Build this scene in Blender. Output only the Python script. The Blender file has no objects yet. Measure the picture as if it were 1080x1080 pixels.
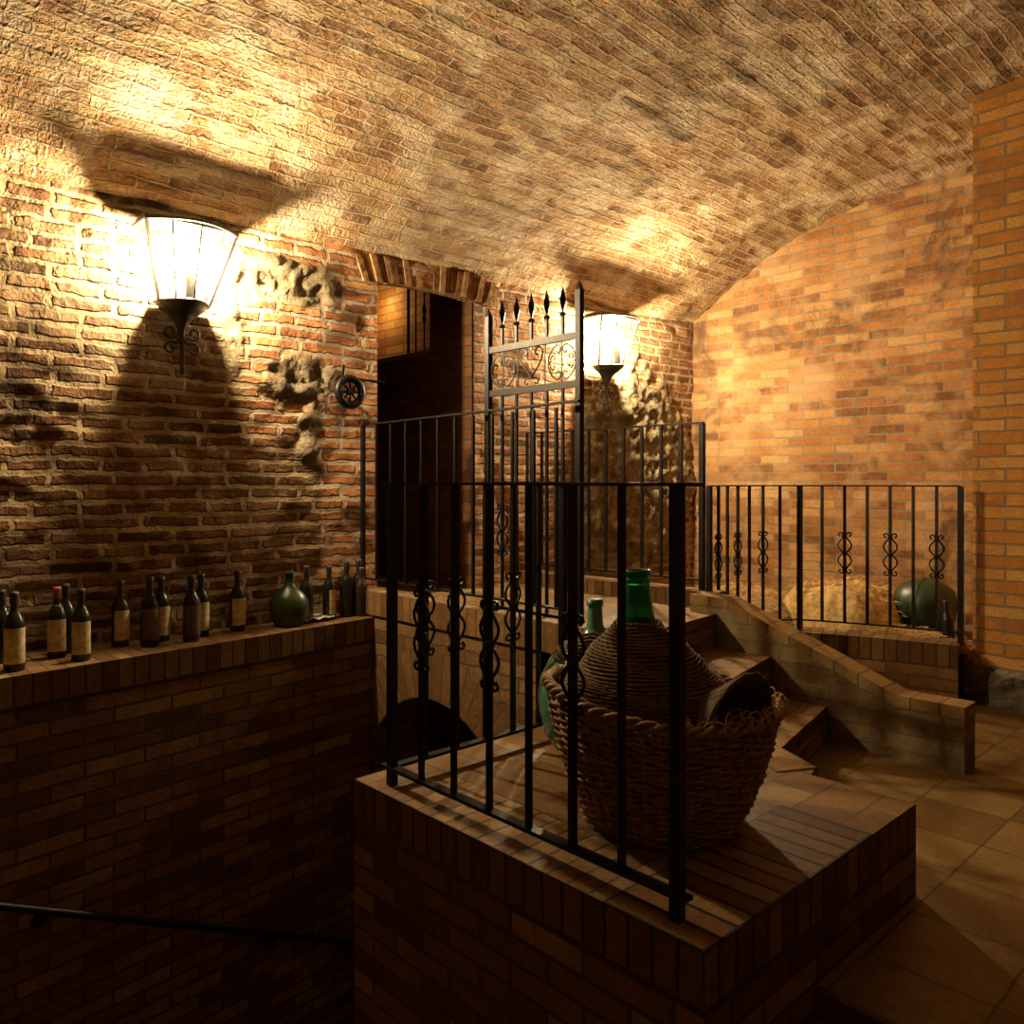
import bpy, math, random
import numpy as np
from mathutils import Vector, Matrix, noise
random.seed(7)
PI = math.pi
COL = bpy.context.scene.collection
CZ = 0.95            # eye height above the brick platform
F = 853.0; HY = 508.0
CA, SA = .684, .7296  # camera yaw

def ray(px):
    r = (px-540)/F
    return r*CA-SA, r*SA+CA      # world X, Y per metre of depth
def onz(px, py, z):              # measured point of the photograph on a level surface
    d = F*(CZ-z)/(py-HY); x, y = ray(px)
    return x*d, y*d
def fb(x, y, z, o=3):
    v = Vector((x, y, z)); s = 0; a = 1
    for i in range(o):
        s += a*noise.noise(v); v = v*2.03+Vector((3.1, 1.7, 5.2)); a *= .5
    return s

# ------------------------------------------------------------------ mesh builder
class MB:
    def __init__(s): s.v = []; s.f = []; s.uv = []; s.mi = []
    def add(s, vs, fs, uvs=None, mi=0):
        b = len(s.v); s.v += [tuple(p) for p in vs]
        for k, f in enumerate(fs):
            s.f.append([b+i for i in f]); s.mi.append(mi)
            if uvs is not None: s.uv.append(uvs[k])
            else:
                P = [Vector(vs[i]) for i in f]
                n = Vector((0, 0, 0))
                for i in range(len(P)):
                    a, c = P[i], P[(i+1) % len(P)]
                    n += a.cross(c)
                n = n.normalized() if n.length > 0 else Vector((0, 0, 1))
                if abs(n.z) > .7: s.uv.append([(p.x, p.y) for p in P])
                else:
                    t = Vector((-n.y, n.x, 0)).normalized()
                    if abs(t.x) > abs(t.y):
                        if t.x < 0: t = -t
                    elif t.y < 0: t = -t
                    s.uv.append([(p.dot(t), p.z) for p in P])
        return s
    def box(s, x0, x1, y0, y1, z0, z1, mi=0):
        vs = [(x, y, z) for z in (z0, z1) for y in (y0, y1) for x in (x0, x1)]
        return s.add(vs, [[0, 2, 3, 1], [4, 5, 7, 6], [0, 1, 5, 4], [2, 6, 7, 3], [0, 4, 6, 2], [1, 3, 7, 5]], mi=mi)
    def prism(s, poly, z0, z1, mi=0, caps=True):
        n = len(poly); vs = [(x, y, z0) for x, y in poly]+[(x, y, z1) for x, y in poly]
        fs = [[i, (i+1) % n, n+(i+1) % n, n+i] for i in range(n)]
        if caps: fs += [list(range(n, 2*n)), list(range(n-1, -1, -1))]
        return s.add(vs, fs, mi=mi)
    def prismy(s, prof, y0, y1, mi=0):   # profile in x,z extruded along y
        n = len(prof); vs = [(x, y0, z) for x, z in prof]+[(x, y1, z) for x, z in prof]
        fs = [[i, n+i, n+(i+1) % n, (i+1) % n] for i in range(n)]+[list(range(n)), list(range(2*n-1, n-1, -1))]
        return s.add(vs, fs, mi=mi)
    def tube(s, pts, r, sides=6, closed=False, square=False, mi=0, cap=True):
        P = [Vector(p) for p in pts]; n = len(P)
        R = r if isinstance(r, (list, tuple)) else [r]*n
        vs = []; prev = None
        for i in range(n):
            if closed: t = P[(i+1) % n]-P[i-1]
            else: t = P[min(i+1, n-1)]-P[max(i-1, 0)]
            if t.length < 1e-9: t = Vector((0, 0, 1))
            t.normalize()
            if prev is None:
                a = Vector((0, 0, 1)) if abs(t.z) < .9 else Vector((1, 0, 0))
                u = t.cross(a).normalized()
            else:
                u = prev-t*prev.dot(t)
                u = u.normalized() if u.length > 1e-6 else prev
            prev = u; w = t.cross(u)
            for k in range(sides):
                an = 2*PI*(k+(.5 if square else 0))/sides
                q = P[i]+(u*math.cos(an)+w*math.sin(an))*R[i]
                vs.append(tuple(q))
        fs = []
        m = n if closed else n-1
        for i in range(m):
            j = (i+1) % n
            for k in range(sides):
                fs.append([i*sides+k, i*sides+(k+1) % sides, j*sides+(k+1) % sides, j*sides+k])
        if not closed and cap:
            fs.append(list(range(sides-1, -1, -1))); fs.append([(n-1)*sides+k for k in range(sides)])
        return s.add(vs, fs, mi=mi)
    def lathe(s, prof, seg=24, c=(0, 0, 0), mi=0, arc=None):
        vs = []; n = len(prof)
        a0, a1 = arc if arc else (0, 2*PI)
        m = seg if arc is None else seg+1
        for r, z in prof:
            for k in range(m):
                an = a0+(a1-a0)*k/seg
                vs.append((c[0]+r*math.cos(an), c[1]+r*math.sin(an), c[2]+z))
        fs = []
        for i in range(n-1):
            for k in range(seg):
                k2 = (k+1) % m if arc is None else k+1
                fs.append([i*m+k, i*m+k2, (i+1)*m+k2, (i+1)*m+k])
        uv = [[((k % seg)*.1, 0)]*4 for k in range(len(fs))]
        return s.add(vs, fs, mi=mi)
    def build(s, name, mat, parent=None, smooth=False, loc=None, solid=None, bevel=None):
        me = bpy.data.meshes.new(name)
        vs = s.v
        if loc is not None: vs = [(x-loc[0], y-loc[1], z-loc[2]) for x, y, z in vs]
        me.from_pydata(vs, [], s.f)
        ul = me.uv_layers.new(name='UVMap')
        ul.data.foreach_set('uv', [c for f in s.uv for p in f for c in p])
        for m in (mat if isinstance(mat, (list, tuple)) else [mat]): me.materials.append(m)
        me.polygons.foreach_set('material_index', s.mi)
        if smooth: me.polygons.foreach_set('use_smooth', [True]*len(s.f))
        me.update()
        o = bpy.data.objects.new(name, me); COL.objects.link(o)
        if parent: o.parent = parent
        if loc is not None: o.location = loc
        if bevel:
            md = o.modifiers.new('bevel', 'BEVEL'); md.width = bevel; md.segments = 2; md.limit_method = 'ANGLE'
        if solid:
            md = o.modifiers.new('solid', 'SOLIDIFY'); md.thickness = solid; md.offset = 0
        return o

def tag(o, label=None, cat=None, group=None, kind=None):
    if label: o['label'] = label
    if cat: o['category'] = cat
    if group: o['group'] = group
    if kind: o['kind'] = kind
    return o
def empty(name, loc, label, cat, group=None, rz=0):
    o = bpy.data.objects.new(name, None); COL.objects.link(o); o.location = loc; o.rotation_euler.z = rz
    o.empty_display_size = .1
    return tag(o, label, cat, group)
def copy_tree(o, parent=None):
    c = o.copy(); COL.objects.link(c)
    if parent: c.parent = parent
    for ch in [x for x in COL.objects if x.parent == o]: copy_tree(ch, c)
    return c

# ------------------------------------------------------------------ materials
class NT:
    def __init__(s, name):
        s.m = bpy.data.materials.new(name); s.m.use_nodes = True
        s.t = s.m.node_tree; s.t.nodes.clear()
        s.out = s.n('ShaderNodeOutputMaterial'); s.b = s.n('ShaderNodeBsdfPrincipled')
        s.l(s.b.outputs[0], s.out.inputs[0])
    def n(s, typ, **kw):
        nd = s.t.nodes.new(typ)
        for k, v in kw.items(): setattr(nd, k, v)
        return nd
    def l(s, a, b): s.t.links.new(a, b)
    def set(s, nd, i, v):
        if hasattr(v, 'is_output') or isinstance(v, bpy.types.NodeSocket): s.l(v, nd.inputs[i])
        else: nd.inputs[i].default_value = v
    def math(s, op, a, b=0., c=None, clamp=False):
        nd = s.n('ShaderNodeMath', operation=op, use_clamp=clamp)
        s.set(nd, 0, a); s.set(nd, 1, b)
        if c is not None: s.set(nd, 2, c)
        return nd.outputs[0]
    def vmath(s, op, a, b):
        nd = s.n('ShaderNodeVectorMath', operation=op); s.set(nd, 0, a); s.set(nd, 1, b); return nd.outputs[0]
    def noise(s, vec, scale, detail=3., rough=.55, dist=0., col=False):
        nd = s.n('ShaderNodeTexNoise'); s.l(vec, nd.inputs['Vector'])
        nd.inputs['Scale'].default_value = scale; nd.inputs['Detail'].default_value = detail
        nd.inputs['Roughness'].default_value = rough; nd.inputs['Distortion'].default_value = dist
        return nd.outputs['Color' if col else 'Fac']
    def ramp(s, f, stops):
        nd = s.n('ShaderNodeValToRGB'); s.l(f, nd.inputs[0]); e = nd.color_ramp.elements
        while len(e) < len(stops): e.new(.5)
        for i, (p, c) in enumerate(stops):
            e[i].position = p; e[i].color = (*c, 1) if len(c) == 3 else c
        return nd.outputs[0]
    def step(s, f, a, b):
        nd = s.n('ShaderNodeMapRange'); nd.interpolation_type = 'SMOOTHSTEP'
        s.l(f, nd.inputs[0]); nd.inputs[1].default_value = a; nd.inputs[2].default_value = b
        return nd.outputs[0]
    def mix(s, f, a, b, mode='MIX'):
        nd = s.n('ShaderNodeMix', data_type='RGBA', blend_type=mode)
        s.set(nd, 0, f)
        for i, v in ((6, a), (7, b)):
            if isinstance(v, tuple): nd.inputs[i].default_value = (*v, 1) if len(v) == 3 else v
            else: s.l(v, nd.inputs[i])
        return nd.outputs[2]

def brick(name, bw, bh, mort, cols, mcol, offset=.47, distort=.012, bump=.012, stain=(.05, .03, .02), stain_amt=.5,
          mort_bump=1., crumble=.3, rough=.85, attrs=False, wash=None, wash_amt=0., smooth=.25, squash=1., uneven=1., k=1., grit=.35):
    cols = [(r*k*.9, g*k*1.04, b*k) for r, g, b in cols]; mcol = tuple(c*k for c in mcol); stain = tuple(c*k for c in stain)
    t = NT(name)
    uv = t.n('ShaderNodeUVMap', uv_map='UVMap').outputs[0]
    pos = t.n('ShaderNodeNewGeometry').outputs['Position']
    nz = t.noise(uv, 3.5, 3, col=True); nz2 = t.noise(uv, 22, 2, col=True)
    d1 = t.vmath('MULTIPLY', t.vmath('SUBTRACT', nz, (.5, .5, .5)), (distort*1.8, distort*1.5, 0))
    d2 = t.vmath('MULTIPLY', t.vmath('SUBTRACT', nz2, (.5, .5, .5)), (distort*1.6, distort*1.3, 0))
    v = t.vmath('ADD', t.vmath('ADD', uv, d1), d2)
    b = t.n('ShaderNodeTexBrick'); t.l(v, b.inputs['Vector'])
    b.offset = offset; b.offset_frequency = 2; b.squash = squash; b.squash_frequency = 3
    b.inputs['Color1'].default_value = (0, 0, 0, 1); b.inputs['Color2'].default_value = (1, 1, 1, 1)
    b.inputs['Mortar'].default_value = (.5, .5, .5, 1)
    b.inputs['Scale'].default_value = 1.; b.inputs['Mortar Size'].default_value = mort
    b.inputs['Mortar Smooth'].default_value = smooth; b.inputs['Bias'].default_value = 0
    b.inputs['Brick Width'].default_value = bw; b.inputs['Row Height'].default_value = bh
    tone = b.outputs['Color']; mf = b.outputs['Fac']
    fine = t.noise(pos, 60, 4, .65); mid = t.noise(pos, 11, 4, .6); big = t.noise(pos, 1.7, 4, .6); blot = t.noise(pos, 4.3, 5, .65, .6)
    n = len(cols)
    tmix = t.math('ADD', t.math('MULTIPLY', tone, .8), t.math('MULTIPLY', t.math('SUBTRACT', mid, .4), .7), clamp=True)
    bc = t.ramp(tmix, [(.04+.92*i/(n-1), c) for i, c in enumerate(cols)])
    bc = t.mix(.55, bc, t.ramp(fine, [(.3, (.45, .45, .45)), (.7, (1.25, 1.2, 1.15))]), 'MULTIPLY')
    # crumbled mortar smeared over the bricks
    m2 = t.math('ADD', mf, t.math('MULTIPLY', t.step(blot, .52, .68), crumble), clamp=True)
    mc = t.mix(t.math('MULTIPLY', fine, .8), mcol, tuple(c*.55 for c in mcol))
    c = t.mix(m2, bc, mc)
    if wash: c = t.mix(t.math('MULTIPLY', t.step(t.noise(pos, 2.6, 5, .62, .4), .47, .62), wash_amt), c, wash)
    st = t.math('MULTIPLY', t.step(t.noise(pos, 2.1, 6, .65, .8), .5, .68), stain_amt)
    c = t.mix(st, c, stain)
    h = t.math('ADD', t.math('MULTIPLY', mf, -mort_bump), t.math('ADD', t.math('MULTIPLY', tone, .25*uneven), t.math('ADD', t.math('MULTIPLY', fine, .28), t.math('ADD', t.math('MULTIPLY', mid, .9*uneven), t.math('MULTIPLY', t.noise(pos, 32, 3, .7, .8), grit)))))
    if attrs:
        ru = t.n('ShaderNodeAttribute', attribute_name='rubble').outputs['Fac']
        nb = t.n('ShaderNodeAttribute', attribute_name='newer').outputs['Fac']
        c = t.mix(nb, c, t.mix(mf, t.mix(.5, t.ramp(tmix, [(.1, (.25, .1, .04)), (.6, (.52, .22, .08)), (.95, (.66, .36, .15))]), t.ramp(fine, [(.3, (.5, .5, .5)), (.7, (1.2, 1.2, 1.2))]), 'MULTIPLY'), (.42, .33, .22)))
        vo = t.n('ShaderNodeTexVoronoi'); vo.inputs['Scale'].default_value = 9.; t.l(t.vmath('ADD', pos, t.vmath('MULTIPLY', t.noise(pos, 6, 3, col=True), (.12, .12, .12))), vo.inputs['Vector'])
        rc = t.ramp(t.noise(pos, 9, 5, .7), [(.3, (.05, .035, .02)), (.45, (.3, .23, .13)), (.7, (.62, .52, .33))])
        c = t.mix(ru, c, rc)
        rh = t.math('MULTIPLY', t.math('ADD', t.math('MULTIPLY', t.noise(pos, 14, 6, .75), 5.), t.math('MULTIPLY', vo.outputs['Distance'], -1.5)), 1.0)
        nd = t.n('ShaderNodeMix', data_type='FLOAT'); t.l(ru, nd.inputs[0]); t.l(h, nd.inputs[2]); t.l(rh, nd.inputs[3]); h = nd.outputs[0]
    bp = t.n('ShaderNodeBump'); bp.inputs['Strength'].default_value = 1.; bp.inputs['Distance'].default_value = bump
    t.l(h, bp.inputs['Height']); t.l(bp.outputs[0], t.b.inputs['Normal'])
    t.l(c, t.b.inputs['Base Color']); t.b.inputs['Roughness'].default_value = rough
    t.b.inputs['Specular IOR Level'].default_value = .2
    return t.m

def plain(name, col, rough=.6, metal=0., var=.25, scale=20., bump=.0, spec=.5, trans=0., coat=0.):
    t = NT(name); pos = t.n('ShaderNodeTexCoord').outputs['Object']
    nz = t.noise(pos, scale, 4, .6)
    c = t.mix(var, col, t.ramp(nz, [(.25, tuple(x*.35 for x in col)), (.75, tuple(min(1, x*1.6) for x in col))]))
    t.l(c, t.b.inputs['Base Color'])
    t.b.inputs['Roughness'].default_value = rough; t.b.inputs['Metallic'].default_value = metal
    t.b.inputs['Specular IOR Level'].default_value = spec
    t.b.inputs['Transmission Weight'].default_value = trans; t.b.inputs['Coat Weight'].default_value = coat
    if bump:
        bp = t.n('ShaderNodeBump'); bp.inputs['Distance'].default_value = bump; t.l(nz, bp.inputs['Height']); t.l(bp.outputs[0], t.b.inputs['Normal'])
    return t.m

OLD = brick('old_brick', .27, .066, .0165, [(.075, .03, .014), (.16, .06, .026), (.26, .105, .045), (.36, .17, .08)], (.5, .37, .19), distort=.02, bump=.022, mort_bump=.55, squash=.72,
            stain=(.04, .03, .018), stain_amt=.55, crumble=.55, attrs=True, smooth=.5, wash=(.5, .38, .22), wash_amt=.35, k=0.95)
VAULT = brick('vault_brick', .26, .058, .007, [(.2, .085, .035), (.36, .17, .08), (.5, .28, .14), (.6, .4, .22)], (.52, .4, .23), distort=.011, bump=.036, squash=.75,
              stain=(.2, .14, .06), stain_amt=.5, crumble=.75, smooth=.5, wash=(.62, .5, .33), wash_amt=.75, mort_bump=1., uneven=1.1, grit=1.1, k=1.05)
ORANGE = brick('orange_brick', .25, .068, .007, [(.2, .07, .022), (.4, .15, .045), (.52, .22, .07), (.6, .31, .12)], (.3, .235, .16), distort=.012, bump=.008,
               stain=(.07, .045, .022), stain_amt=.75, crumble=.35, wash=(.5, .34, .17), wash_amt=.3, k=0.85)
PIER = brick('pier_brick', .25, .068, .007, [(.4, .14, .03), (.55, .2, .04), (.62, .26, .06), (.66, .33, .1)], (.3, .2, .11), distort=.008, bump=.006,
             stain=(.2, .1, .03), stain_amt=.35, crumble=.2, k=1.1)
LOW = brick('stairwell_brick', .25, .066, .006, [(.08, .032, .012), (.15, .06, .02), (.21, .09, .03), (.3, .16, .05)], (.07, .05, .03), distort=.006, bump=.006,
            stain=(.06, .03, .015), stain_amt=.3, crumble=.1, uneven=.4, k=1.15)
SOLD = brick('soldier_brick', .066, .125, .005, [(.13, .05, .018), (.2, .08, .026), (.26, .12, .036), (.32, .18, .06)], (.06, .042, .026), offset=0., distort=.004, bump=.006,
             stain=(.07, .04, .02), stain_amt=.3, crumble=.1, uneven=.4, k=0.8)
HEAD = brick('header_top', .066, .125, .004, [(.3, .12, .045), (.46, .22, .085), (.56, .3, .12), (.64, .4, .18)], (.16, .11, .07), offset=0., distort=.004, bump=.004,
             stain=(.2, .11, .05), stain_amt=.3, crumble=.15, uneven=.4, rough=.65, k=0.55)
HEADL = brick('rowlock_top', .27, .066, .006, [(.26, .1, .035), (.4, .17, .055), (.5, .25, .09), (.58, .32, .13)], (.05, .035, .025), offset=0., distort=.003, bump=.008,
              stain=(.2, .1, .04), stain_amt=.3, crumble=.05, uneven=.3, rough=.6, k=0.53)
TILE = brick('clay_tile', .30, .15, .0045, [(.32, .15, .055), (.42, .2, .075), (.5, .26, .1), (.56, .33, .15)], (.2, .15, .1), distort=.003, bump=.003,
             stain=(.18, .1, .05), stain_amt=.35, crumble=.1, uneven=.5, rough=.5, k=0.55)
FLOORT = brick('floor_tile', .30, .30, .004, [(.34, .17, .055), (.42, .21, .07), (.5, .27, .09), (.55, .32, .13)], (.2, .15, .1), offset=0., distort=.004, bump=.004,
               stain=(.2, .12, .05), stain_amt=.35, crumble=.15, uneven=.6, rough=.42, k=0.48)
RENDERED = brick('parapet_side', .25, .075, .006, [(.22, .12, .05), (.3, .17, .075), (.36, .22, .1), (.42, .27, .13)], (.26, .19, .11), distort=.02, bump=.01,
                 stain=(.14, .1, .05), stain_amt=.5, crumble=.8, wash=(.34, .25, .13), wash_amt=.5, k=0.75)
IRON = plain('wrought_iron', (.02, .018, .017), .42, .7, .4, 60, .0006)
IRONL = plain('lamp_iron', (.06, .055, .05), .5, .6, .4, 60)
WICK = plain('wicker', (.27, .155, .065), .7, 0, .8, 35, .002, .3)
STRAWC = plain('woven_straw', (.13, .08, .04), .85, 0, .8, 45, .002, .2)
STRAW = plain('straw', (.56, .37, .14), .8, 0, .7, 30, .002, .2)
SOIL = plain('soil', (.16, .11, .06), .95, 0, .8, 14, .02, .1)
STONE = plain('rough_stone', (.12, .1, .07), .95, 0, .9, 16, .03, .1)
BOTG = plain('dark_bottle_glass', (.012, .012, .009), .28, 0, .5, 40, .0, .5)
BOTB = plain('brown_bottle_glass', (.03, .017, .01), .35, 0, .5, 40, .0, .5)
LABEL = plain('aged_label', (.62, .5, .28), .8, 0, .8, 28, .0, .2)
LABELD = plain('stained_label', (.12, .09, .05), .85, 0, .9, 35, .0, .2)
CAPS = plain('capsule', (.05, .03, .025), .5, 0, .5, 60)
CAPR = plain('red_capsule', (.32, .08, .03), .5, 0, .5, 60)
PAPER = plain('paper', (.6, .55, .47), .9, 0, .3, 20)
def glass(name, col, tr=.85, rough=.08, dust=.2, dustc=(.25, .25, .16)):
    t = NT(name); pos = t.n('ShaderNodeTexCoord').outputs['Object']
    t.b.inputs['Roughness'].default_value = rough; t.b.inputs['IOR'].default_value = 1.45
    f = t.math('MULTIPLY', t.step(t.noise(pos, 7, 5, .6), .3, .75), dust)
    t.l(t.mix(f, col, dustc), t.b.inputs['Base Color'])
    t.l(t.math('SUBTRACT', tr, f), t.b.inputs['Transmission Weight'])
    return t.m
GREEN = glass('green_glass', (.02, .36, .19), .9, .06, .1)
GREENB = glass('green_jar_glass', (.12, .36, .2), .6, .2, .5, (.2, .27, .17))
GREEND = glass('dusty_olive_glass', (.03, .06, .012), .5, .35, .6, (.05, .055, .025))
tt = NT('lamp_pane'); tr_ = tt.n('ShaderNodeBsdfTransparent'); gl = tt.n('ShaderNodeBsdfGlossy'); gl.inputs['Roughness'].default_value = .1
mx = tt.n('ShaderNodeMixShader'); mx.inputs[0].default_value = .06; tt.l(tr_.outputs[0], mx.inputs[1]); tt.l(gl.outputs[0], mx.inputs[2]); tt.l(mx.outputs[0], tt.out.inputs[0]); PANE = tt.m
LAMPC = (1., .775, .47)
def emis(name, col, s):
    t = NT(name); e = t.n('ShaderNodeEmission'); e.inputs[0].default_value = (*col, 1); e.inputs[1].default_value = s
    t.l(e.outputs[0], t.out.inputs[0]); return t.m
BULB = emis('lamp_bulb', LAMPC, 4100.)

# ------------------------------------------------------------------ vault and walls
VX = [-4.0, -3.75, -3.49, -3.26, -3.03, -2.81, -2.35, -1.98, -1.5, -.9, -.3, .2, .55, 1.0, 1.2, 1.45, 1.7, 1.95, 2.2]
VZ = [2.28, 2.47, 2.64, 2.765, 2.85, 2.915, 3.01, 3.06, 3.10, 3.115, 3.10, 3.06, 3.01, 2.915, 2.85, 2.765, 2.64, 2.47, 2.28]
Y0, Y1 = -2.4, 5.88
def grid_obj(name, P, UV, mat, skip=None, attrs=None):
    nu, nv = len(P), len(P[0])
    me = bpy.data.meshes.new(name)
    vs = [tuple(p) for row in P for p in row]
    fs = []; uvs = []
    for i in range(nu-1):
        for j in range(nv-1):
            if skip and skip(i, j): continue
            q = [(i, j), (i+1, j), (i+1, j+1), (i, j+1)]
            fs.append([a*nv+b for a, b in q]); uvs += [c for a, b in q for c in UV[a][b]]
    me.from_pydata(vs, [], fs); ul = me.uv_layers.new(name='UVMap'); ul.data.foreach_set('uv', uvs)
    me.materials.append(mat); me.polygons.foreach_set('use_smooth', [True]*len(fs))
    if attrs:
        for k, A in attrs.items():
            at = me.attributes.new(k, 'FLOAT', 'POINT'); at.data.foreach_set('value', [x for row in A for x in row])
    me.update()
    o = bpy.data.objects.new(name, me); COL.objects.link(o); o['kind'] = 'structure'
    return o
# ceiling: barrel vault, axis along Y
sx = np.array(VX); sz = np.array(VZ)
seg = np.concatenate([[0], np.cumsum(np.hypot(np.diff(sx), np.diff(sz)))])
def vault_at(s): return np.interp(s, seg, sx), np.interp(s, seg, sz)
# smooth the profile
ss = np.linspace(0, seg[-1], 260)
px_, pz_ = vault_at(ss)
ker = np.ones(15)/15
pxs = np.convolve(np.pad(px_, 7, 'edge'), ker, 'valid'); pzs = np.convolve(np.pad(pz_, 7, 'edge'), ker, 'valid')
pxs[:8] = px_[:8]; pzs[:8] = pz_[:8]; pxs[-8:] = px_[-8:]; pzs[-8:] = pz_[-8:]
ys = list(np.arange(Y0, 0.2, .08))+list(np.arange(.2, Y1+.05, .026))
P = []; UVc = []
for i in range(len(ss)):
    a, b = max(i-1, 0), min(i+1, len(ss)-1)
    tx, tz = pxs[b]-pxs[a], pzs[b]-pzs[a]; L = math.hypot(tx, tz); nx, nz_ = tz/L, -tx/L
    row = []; ur = []
    for y in ys:
        s = ss[i]
        crs = (math.floor(s/.058)*7.13) % 1
        d = .035*fb(pxs[i]*1.3, y*1.3, 7, 3)+.009*fb(s*11, y*5, 2, 2)+.012*(noise.noise(Vector((math.floor(s/.058)*3.7, math.floor(y/.26+crs)*5.1, 0))))
        row.append((pxs[i]+nx*d, y, pzs[i]+nz_*d)); ur.append((y+.02*math.sin(s*3), s))
    P.append(row); UVc.append(ur)
grid_obj('ceiling', P, UVc, VAULT)

# left wall
DY0, DY1, DZ0, DZ1 = 2.667, 3.41, .2, 2.14
def lin(a, b, st): return list(np.linspace(a, b, max(2, int(round((b-a)/st))+1)))
yv = lin(Y0, 0., .12)[:-1]+lin(0., DY0, .024)[:-1]+lin(DY0, DY1, .03)[:-1]+lin(DY1, Y1, .024)
zv = lin(-.3, DZ0, .05)[:-1]+lin(DZ0, DZ1, .024)[:-1]+lin(DZ1, 2.5, .024)
def bl(y, z, cy, cz, hy, hz, soft=.35):
    d = math.hypot((y-cy)/hy, (z-cz)/hz)+.28*fb(y*7, z*7, 4, 2)
    return max(0, min(1, (1.12-d)/soft))
def ledx(y): return -3.58-.1115*(y-.684)
P = []; U = []; RU = []; NB = []
for y in yv:
    row = []; ur = []; r_ = []; n_ = []
    for z in zv:
        rub = max(bl(y, z, 2.08, 2.03, .34, .13), bl(y, z, 2.17, 1.5, .2, .14), bl(y, z, 2.22, 1.2, .08, .16)*.8, bl(y, z, 5.12, 1.0, .72, .78, .25), bl(y, z, 1.78, 1.72, .05, .22)*.7, bl(y, z, 4.7, .5, .5, .5)*.7)
        nb = max(0, min(1, (y-1.83+.12*fb(y*5, z*5, 1, 2))*12))*(1 if z > 1.25 or y > 2.3 else max(0, 1-(1.25-z)*9))
        if y > 3.4: nb = .7
        if y > 4.35: nb = max(.3, .7-(y-4.35)*2)
        d = .03*fb(y*1.5, z*1.5, 0, 3)+.012*fb(y*6, z*14, 3, 3)
        d += rub*(.034*fb(y*12, z*12, 8, 4)+.026*abs(fb(y*24, z*24, 2, 2)))+(.03*rub if y > 3.5 else 0)
        k = min(1, abs(y-DY0)/.06, abs(y-DY1)/.06) if DZ0 < z < DZ1+.05 else 1
        row.append((-4.0+d*k, y, z)); ur.append((y, z)); r_.append(rub); n_.append(nb*(1-rub))
    P.append(row); U.append(ur); RU.append(r_); NB.append(n_)
def sk(i, j):
    yc = (yv[i]+yv[i+1])/2; zc = (zv[j]+zv[j+1])/2
    if not DY0 < yc < DY1 or zc < .2: return False
    return zc < DZ1-.02*((yc-3.04)/.39)**2
grid_obj('wall_left', P, U, OLD, sk, {'rubble': RU, 'newer': NB})

def soldier(m, mi, zb):
    for k in range(len(m.f)):
        if m.mi[k] == mi:
            zz = [m.v[i][2] for i in m.f[k]]
            if max(zz)-min(zz) > .05: m.uv[k] = [(u, z-zb) for (u, v_), z in zip(m.uv[k], zz)]
def struct(name, mb, mat, **k):
    o = mb.build(name, mat, **k); o['kind'] = 'structure'; return o
# door passage
PD = brick('passage_brick', .25, .068, .006, [(.12, .045, .02), (.2, .08, .03), (.26, .1, .04)], (.12, .08, .05), distort=.008, bump=.006, stain_amt=.3)
m = MB()
WX0, WX1, WZ = -5.6, -4.468, 1.857
m.box(-6.2, -4.02, DY1, DY1+.1, .1, WZ).box(WX1, -4.02, DY1, DY1+.1, WZ, 2.62).box(-6.2, WX0, DY1, DY1+.1, WZ, 2.62)     # far side of the passage
struct('wall_passage', m, PD)
m = MB(); m.box(-6.2, -4.02, DY0-.14, DY0-.02, .1, 1.2); m.box(-6.3, -6.2, 2.4, 3.6, .1, 2.62).box(-6.2, -4.06, DY0-.14, DY0-.02, 1.2, 2.62)
struct('wall_passage_near', m, PD)
struct('floor_passage', MB().box(-6.2, -4.0, 2.5, 3.6, .1, .256), TILE)
struct('ceiling_passage', MB().box(-6.2, -4.03, 2.4, 3.9, 2.62, 2.7), PD)
rc = MB(); rc.box(WX0-.1, WX1, 3.75, 3.85, 1.7, 2.62).box(WX1, WX1+.1, DY1+.1, 3.85, 1.7, 2.62).box(WX0-.1, WX0, DY1+.1, 3.85, 1.7, 2.62).box(WX0, WX1, DY1+.1, 3.75, 1.7, WZ)
struct('wall_recess', rc, PIER)
# soldier lintel over the passage
m = MB(); n = 24
for i in range(n):
    y0 = DY0-.1+(DY1-DY0+.26)*i/n; y1 = DY0-.1+(DY1-DY0+.26)*(i+.92)/n; yc = (y0+y1)/2
    zb = DZ1-.02*((yc-3.04)/.39)**2-.004; lean = (yc-3.06)*.12
    j = random.uniform(-.016, .012)
    x1 = -3.975+j
    vs = [(-4.06, y0, zb), (x1, y0, zb), (x1, y1, zb), (-4.06, y1, zb), (-4.06, y0+lean, zb+.15), (x1, y0+lean, zb+.15+j), (x1, y1+lean, zb+.15+j), (-4.06, y1+lean, zb+.15)]
    m.add(vs, [[0, 3, 2, 1], [4, 5, 6, 7], [0, 1, 5, 4], [1, 2, 6, 5], [2, 3, 7, 6], [3, 0, 4, 7]])
tag(m.build('brick_lintel', plain('lintel_brick', (.3, .165, .07), .9, 0, .9, 22, .02, .2), loc=(-3.99, 3.06, 2.1)),
    'flat arch of upright rough bricks above the dark passage opening', 'lintel')

# back wall, pier, other walls
m = MB(); m.box(-4.3, 2.4, Y1, Y1+.2, -.6, 3.35); struct('wall_back', m, ORANGE)
struct('wall_right', MB().box(2.15, 2.4, Y0, Y1, -3.6, 2.7), LOW)
struct('wall_front', MB().box(-4.3, 2.4, Y0-.2, Y0, -3.6, 3.35), LOW)
m = MB(); m.box(-1.53, 2.15, 4.95, Y1+.0, -.12, 3.14)
tag(m.build('brick_pier', PIER, loc=(-.6, 5.2, -.27)), 'tall orange brick pier at the right edge, nearer than the back wall', 'pier')
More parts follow.
